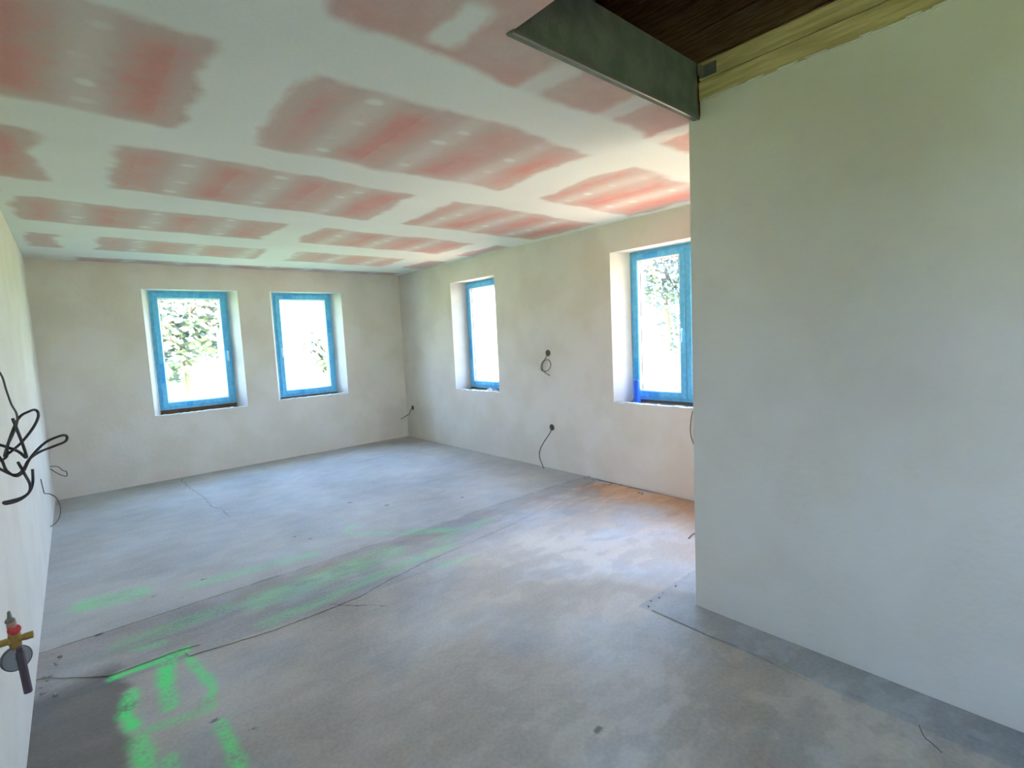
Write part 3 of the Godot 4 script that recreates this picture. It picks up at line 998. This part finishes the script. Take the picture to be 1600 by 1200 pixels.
func build_cables() -> void:
	var data := [
		["thin dark cable drooping from the white wall into the looped bundle", 0.0042, [Vector3(-0.238, 1.53, -2.60), Vector3(-0.211, 1.499, -2.600), Vector3(-0.174, 1.444, -2.570), Vector3(-0.167, 1.380, -2.608), Vector3(-0.160, 1.326, -2.628), Vector3(-0.148, 1.297, -2.585), Vector3(-0.148, 1.263, -2.576), Vector3(-0.167, 1.213, -2.621), Vector3(-0.188, 1.170, -2.619), Vector3(-0.194, 1.146, -2.574)]],
		["dark cable bent into a narrow upright loop off the white wall", 0.0058, [Vector3(-0.240, 1.12, -2.6), Vector3(-0.192, 1.137, -2.600), Vector3(-0.180, 1.186, -2.570), Vector3(-0.147, 1.271, -2.608), Vector3(-0.116, 1.294, -2.628), Vector3(-0.095, 1.300, -2.585), Vector3(-0.090, 1.278, -2.576), Vector3(-0.110, 1.233, -2.621), Vector3(-0.144, 1.186, -2.619), Vector3(-0.173, 1.161, -2.574), Vector3(-0.188, 1.150, -2.588)]],
		["dark cable with a straight pointed end inside the cable bundle", 0.0062, [Vector3(-0.160, 1.276, -2.600), Vector3(-0.150, 1.227, -2.580), Vector3(-0.143, 1.175, -2.605), Vector3(-0.139, 1.124, -2.619), Vector3(-0.158, 1.156, -2.590), Vector3(-0.201, 1.188, -2.584), Vector3(-0.240, 1.203, -2.614)]],
		["dark cable with a long loop pointing into the room", 0.0058, [Vector3(-0.243, 1.182, -2.600), Vector3(-0.205, 1.143, -2.580), Vector3(-0.195, 1.090, -2.605), Vector3(-0.173, 1.061, -2.619), Vector3(-0.151, 1.078, -2.590), Vector3(-0.126, 1.127, -2.584), Vector3(-0.083, 1.171, -2.614), Vector3(-0.036, 1.191, -2.612), Vector3(-0.019, 1.189, -2.583), Vector3(-0.025, 1.169, -2.592), Vector3(-0.058, 1.154, -2.619), Vector3(-0.100, 1.141, -2.603), Vector3(-0.131, 1.121, -2.580), Vector3(-0.153, 1.081, -2.602), Vector3(-0.178, 1.067, -2.619), Vector3(-0.210, 1.100, -2.593), Vector3(-0.245, 1.143, -2.582)]],
		["dark cable folded into a hook below the bundle", 0.0058, [Vector3(-0.162, 1.115, -2.600), Vector3(-0.148, 1.072, -2.580), Vector3(-0.138, 1.029, -2.590), Vector3(-0.143, 0.998, -2.600), Vector3(-0.163, 0.984, -2.590), Vector3(-0.197, 0.979, -2.590), Vector3(-0.213, 0.976, -2.600), Vector3(-0.207, 0.966, -2.612), Vector3(-0.175, 0.967, -2.632), Vector3(-0.146, 0.990, -2.625), Vector3(-0.131, 1.028, -2.612), Vector3(-0.127, 1.078, -2.620)]],
		["thin grey wire bowing out of the white wall near the floor", 0.0045, [Vector3(-0.219, 0.574, -5.300), Vector3(-0.211, 0.483, -5.280), Vector3(-0.207, 0.456, -5.305), Vector3(-0.179, 0.442, -5.319), Vector3(-0.145, 0.409, -5.290), Vector3(-0.129, 0.345, -5.284), Vector3(-0.137, 0.263, -5.314), Vector3(-0.164, 0.214, -5.312), Vector3(-0.199, 0.195, -5.283)]],
		["small grey wire loop sticking out beside the end wall corner", 0.0055, [Vector3(-0.206, 0.410, -6.900), Vector3(-0.149, 0.396, -6.900), Vector3(-0.114, 0.349, -6.900), Vector3(-0.087, 0.330, -6.900), Vector3(-0.091, 0.284, -6.900), Vector3(-0.133, 0.307, -6.900), Vector3(-0.169, 0.341, -6.900), Vector3(-0.206, 0.385, -6.900)]],
	]
	for d in data:
		var pts: Array = d[2]
		var at: Vector3 = pts[0]
		var st := begin()
		tube(st, pts.map(func(p): return p - at), d[1] * 0.8)
		var o := part(numbered("cable"), st, M.cable if d[1] > 0.0048 and at.z > -4.0 else M.cable_grey, self)
		o.position = at
		tag(o, d[0], "cable", "loose cables on the white wall" if at.z > -4.0 else "")


func build_valve() -> void:
	var z := -2.25
	var o := thing("valve", "brass stop valve with red knob, grey dial and dark lever on white wall", "valve", Vector3(left_x(z), 0.598, z))
	var dx := 0.045
	var st := begin()
	lathe(st, [Vector2(0, 0), Vector2(0.011, 0), Vector2(0.011, 0.028), Vector2(0.0135, 0.029), Vector2(0.0135, 0.058), Vector2(0.010, 0.059), Vector2(0.010, 0.066), Vector2(0.0115, 0.067), Vector2(0.0115, 0.088), Vector2(0.007, 0.089), Vector2(0.0, 0.084)], Vector3.ZERO, Vector3.RIGHT)
	part("pipe", st, M.brass, o)
	st = begin()
	lathe(st, [Vector2(0, -0.028), Vector2(0.012, -0.028), Vector2(0.015, -0.020), Vector2(0.016, 0.018), Vector2(0.012, 0.024), Vector2(0, 0.024)], Vector3(dx, 0, 0))
	part("body", st, M.brass, o)
	st = begin()
	lathe(st, [Vector2(0, 0.022), Vector2(0.012, 0.022), Vector2(0.0125, 0.055), Vector2(0.0105, 0.063), Vector2(0, 0.063)], Vector3(dx - 0.003, 0, 0))
	part("collar", st, M.peach, o)
	st = begin()
	lathe(st, [Vector2(0.013, 0.062), Vector2(0.012, 0.070), Vector2(0.006, 0.076), Vector2(0.0042, 0.094), Vector2(0.003, 0.097), Vector2(0, 0.097)], Vector3(dx - 0.005, 0, 0))
	part("tip", st, M.grey_tip, o)
	st = begin()
	lathe(st, [Vector2(0, -0.008), Vector2(0.014, -0.008), Vector2(0.017, -0.004), Vector2(0.017, 0.004), Vector2(0.014, 0.008), Vector2(0, 0.008)], Vector3(dx + 0.002, 0.036, 0.008), Vector3(0.35, 0.75, 0.55), 14)
	part("knob", st, M.red, o)
	st = begin()
	var gd := Vector3(0.35, 0.12, 0.93)
	lathe(st, [Vector2(0, -0.008), Vector2(0.036, -0.008), Vector2(0.039, -0.003), Vector2(0.039, 0.008), Vector2(0.036, 0.009)], Vector3(dx - 0.004, -0.062, -0.004), gd, 28)
	var g := part("dial_case", st, M.gauge_rim, o)
	st = begin()
	lathe(st, [Vector2(0.0362, 0.0078), Vector2(0, 0.0085)], Vector3(dx - 0.004, -0.062, -0.004), gd, 28)
	part("dial_face", st, M.gauge, g)
	st = begin()
	lathe(st, [Vector2(0.004, 0.008), Vector2(0.004, 0.012), Vector2(0, 0.012)], Vector3(dx - 0.004, -0.062, -0.004), gd, 10)
	part("dial_pin", st, M.box_dark, g)
	st = begin()
	cbox(st, Vector3(dx + 0.012, -0.105, 0.022), Vector3(0.021, 0.145, 0.016), 0.004, Basis(Vector3.BACK, 0.045))
	cbox(st, Vector3(dx + 0.009, -0.030, 0.014), Vector3(0.016, 0.018, 0.026), 0.003)
	part("lever", st, M.purple, o)


func build_small_things() -> void:
	# roll of film on the sill of the double window
	var o := thing("film_roll", "saturated blue roll of protective film standing on window sill", "roll", Vector3(4.095, 0.8052, -2.900))
	var st := begin()
	lathe(st, [Vector2(0.018, 0.002), Vector2(0.031, 0.0), Vector2(0.033, 0.002), Vector2(0.033, 0.213), Vector2(0.031, 0.215), Vector2(0.018, 0.213), Vector2(0.018, 0.002)], Vector3.ZERO, Vector3.UP, 28)
	part("film", st, M.roll, o)
	st = begin()
	lathe(st, [Vector2(0.0145, 0.0), Vector2(0.0178, 0.0), Vector2(0.0178, 0.216), Vector2(0.0145, 0.216), Vector2(0.0145, 0.0)], Vector3.ZERO, Vector3.UP, 20)
	part("cardboard_core", st, M.card, o)
	# things on the sill of the narrow window
	o = thing("plastic_spacer", "small white plastic piece lying on the narrow window's sill", "packer", Vector3(4.075, 0.811, -5.14))
	st = begin()
	cbox(st, Vector3(0, 0.012, 0), Vector3(0.045, 0.024, 0.075), 0.006)
	part("block", st, M.white, o)
	st = begin()
	cbox(st, Vector3(-0.004, 0.030, 0.012), Vector3(0.030, 0.014, 0.030), 0.005)
	part("knob", st, M.white, o)
	o = thing("putty_knife", "small dark scraper lying on the narrow window's sill", "scraper", Vector3(4.07, 0.811, -5.02))
	st = begin()
	lathe(st, [Vector2(0, -0.045), Vector2(0.010, -0.042), Vector2(0.012, -0.02), Vector2(0.009, 0.03), Vector2(0.006, 0.045), Vector2(0, 0.046)], Vector3(0, 0.0125, 0), Vector3.BACK, 12)
	part("grip", st, M.gauge_rim, o)
	st = begin()
	cbox(st, Vector3(0, 0.010, 0.075), Vector3(0.040, 0.002, 0.06), 0.0008)
	part("blade", st, M.steel, o)
	# offcuts of wire on the floor
	for d in [["short dark wire offcut lying on floor beside the partition", [Vector3(2.225, 0.004, -0.385), Vector3(2.17, 0.006, -0.36), Vector3(2.155, 0.004, -0.335), Vector3(2.13, 0.004, -0.305)], 0.0016],
			["brown wire end on the floor behind the partition's end", [Vector3(3.215, 0.005, -1.872), Vector3(3.29, 0.012, -1.88), Vector3(3.40, 0.006, -1.87), Vector3(3.52, 0.005, -1.80)], 0.0045]]:
		var at: Vector3 = d[1][0]
		st = begin()
		tube(st, d[1].map(func(p): return p - at), d[2])
		var c := part(numbered("wire_offcut"), st, M.cable_grey, self)
		c.position = at
		tag(c, d[0], "wire")
	# crumbs of plaster along the edges
	var rng := RandomNumberGenerator.new()
	rng.seed = 77
	var spots := []
	for k in 10:
		spots.append([Vector2(RX - rng.randf_range(0.03, 0.12), rng.randf_range(-3.75, -2.4)), rng.randf_range(0.006, 0.020), "right"])
	for k in 9:
		var zz := lerpf(-3.35, -2.95, k / 9.0)
		spots.append([Vector2(left_x(zz) + rng.randf_range(0.02, 0.09), zz + rng.randf_range(-0.03, 0.03)), rng.randf_range(0.006, 0.014), "left"])
	for k in 9:
		spots.append([Vector2(2.25 + 0.06 * k, -1.575 + rng.randf_range(-0.02, 0.02)), rng.randf_range(0.004, 0.010), "end"])
	for s in spots:
		var p: Vector2 = s[0]
		var r: float = s[1]
		st = begin()
		lump(st, r, rng)
		var c := part(numbered("plaster_crumb"), st, M.crumb, self)
		var y := 0.012 if p.y < -3.25 else 0.0
		c.position = Vector3(p.x, y + r * 0.42, p.y)
		var where := "crumb of plaster rubble on the floor along the side wall"
		if s[2] == "left":
			where = "small crumb of plaster rubble at the foot of the white wall"
		elif s[2] == "end":
			where = "tiny grit crumb on the ragged footing by the partition's end"
		tag(c, where, "rubble", "rubble " + s[2])


func lump(st: SurfaceTool, r: float, rng: RandomNumberGenerator) -> void:
	var pts := []
	for k in 3:
		var ring := []
		for s in 6:
			var a := TAU * (s + 0.5 * k) / 6.0
			var q: float = r * [0.75, 1.0, 0.6][k] * rng.randf_range(0.75, 1.15)
			ring.append(Vector3(cos(a) * q, r * [-0.42, 0.0, 0.45][k], sin(a) * q))
		pts.append(ring)
	for k in 2:
		for s in 6:
			out_quad(st, pts[k][s], pts[k][(s + 1) % 6], pts[k + 1][(s + 1) % 6], pts[k + 1][s], Vector3.ZERO)
	for s in 6:
		out_tri(st, pts[2][s], pts[2][(s + 1) % 6], Vector3(0, r * 0.55, 0), Vector3.ZERO)
		out_tri(st, pts[0][s], pts[0][(s + 1) % 6], Vector3(0, -r * 0.42, 0.0001), Vector3.ZERO)


# ---------------------------------------------------------------- outdoors
func build_outdoors() -> void:
	var st := begin()
	quad(st, Vector3(-90, -0.45, -90), Vector3(90, -0.45, -90), Vector3(90, -0.45, 90), Vector3(-90, -0.45, 90), Vector3.UP)
	var g := part("lawn", st, M.lawn, self)
	tag(g, "sunlit green lawn round the house outside the windows", "lawn")
	g.set_meta("kind", "stuff")
	st = begin()
	cbox(st, Vector3(9.5, -0.418, -2.5), Vector3(9.6, 0.06, 16.0), 0.01)
	g = part("soil_yard", st, M.soil, self)
	tag(g, "bare sandy soil outside the side wall windows", "soil")
	g.set_meta("kind", "stuff")
	var trees := [
		["bushy tree seen through the end window nearer the cable wall", Vector3(3.3, -0.43, -22.0), 5.0, 2.0, 0],
		["paler bush on the lawn beyond the corner's end window", Vector3(10.8, -0.43, -26.0), 3.0, 1.8, 1],
		["tall dark tree standing farthest from the end wall", Vector3(6.6, -0.43, -34.0), 8.5, 3.0, 2],
		["dark bushy tree on the yard side opposite the narrow window", Vector3(24.0, -0.43, -24.0), 6.0, 2.6, 2],
		["tall bluish tree filling the double window's view", Vector3(24.5, -0.43, -15.4), 8.0, 3.1, 2],
		["added light-blocking tree facing the white wall's window, end of its row by the bluish trees", Vector3(-9.0, -0.43, -8.5), 4.2, 1.7, 2],  # unseen row of trees, added to keep low sky light off the partition
		["added light-blocking tree, second in the row facing the white wall's window", Vector3(-9.3, -0.43, -4.0), 4.4, 1.7, 2],
		["added light-blocking tree in the middle of the row facing the white wall", Vector3(-9.0, -0.43, 0.5), 4.3, 1.7, 2],
		["added light-blocking tree, fourth in the row facing the white wall's window", Vector3(-9.2, -0.43, 5.0), 4.5, 1.7, 2],
		["added light-blocking tree at the sunny end of the row facing the white wall", Vector3(-9.0, -0.43, 9.5), 4.2, 1.7, 2],
		["rounded green tree beside the bluish tree beyond the yard", Vector3(28.0, -0.43, -8.0), 8.0, 3.3, 0],
	]
	var n := 0
	for t in trees:
		var o := thing("leafy_tree", t[0], "tree", t[1], "trees outside the windows")
		make_tree(o, t[2], t[3], 300 + n, M["leaf%d" % t[4]])
		n += 1


func make_tree(o: Node3D, h: float, r: float, seed_: int, leaf: Material) -> void:
	var rng := RandomNumberGenerator.new()
	rng.seed = seed_
	var st := begin()
	tube(st, [Vector3.ZERO, Vector3(0.1, h * 0.25, 0.05), Vector3(-0.05, h * 0.5, 0), Vector3(0, h * 0.8, 0.1)], 0.14, 8, 3)
	for k in 6:
		var a := TAU * k / 6.0 + rng.randf()
		var y := h * rng.randf_range(0.35, 0.65)
		tube(st, [Vector3(0, y, 0), Vector3(cos(a), 0.5, sin(a)) * r * 0.35 + Vector3(0, y, 0), Vector3(cos(a), 0.8, sin(a)) * r * 0.7 + Vector3(0, y, 0)], 0.05, 6, 3)
	part("trunk", st, M.bark, o)
	st = begin()
	var blobs := []
	for k in 14:
		var d := Vector3(rng.randfn(), rng.randfn() * 0.8, rng.randfn()).normalized() * rng.randf_range(0.3, 1.0)
		blobs.append([Vector3(d.x * r * 0.75, h * 0.52 + d.y * h * 0.38, d.z * r * 0.75), r * rng.randf_range(0.3, 0.5)])
	for k in 2600:
		var b: Array = blobs[k % blobs.size()]
		var d := Vector3(rng.randfn(), rng.randfn(), rng.randfn()).normalized()
		var p: Vector3 = b[0] + d * b[1] * pow(rng.randf(), 0.35)
		var n := (d + Vector3(rng.randfn(), rng.randfn(), rng.randfn()) * 0.5).normalized()
		var u := n.cross(Vector3(0.2, 0.9, 0.3)).normalized() * rng.randf_range(0.10, 0.20)
		var v := n.cross(u).normalized() * rng.randf_range(0.07, 0.13)
		quad(st, p - u, p - v, p + u, p + v, n)
	part("crown", st, leaf, o)
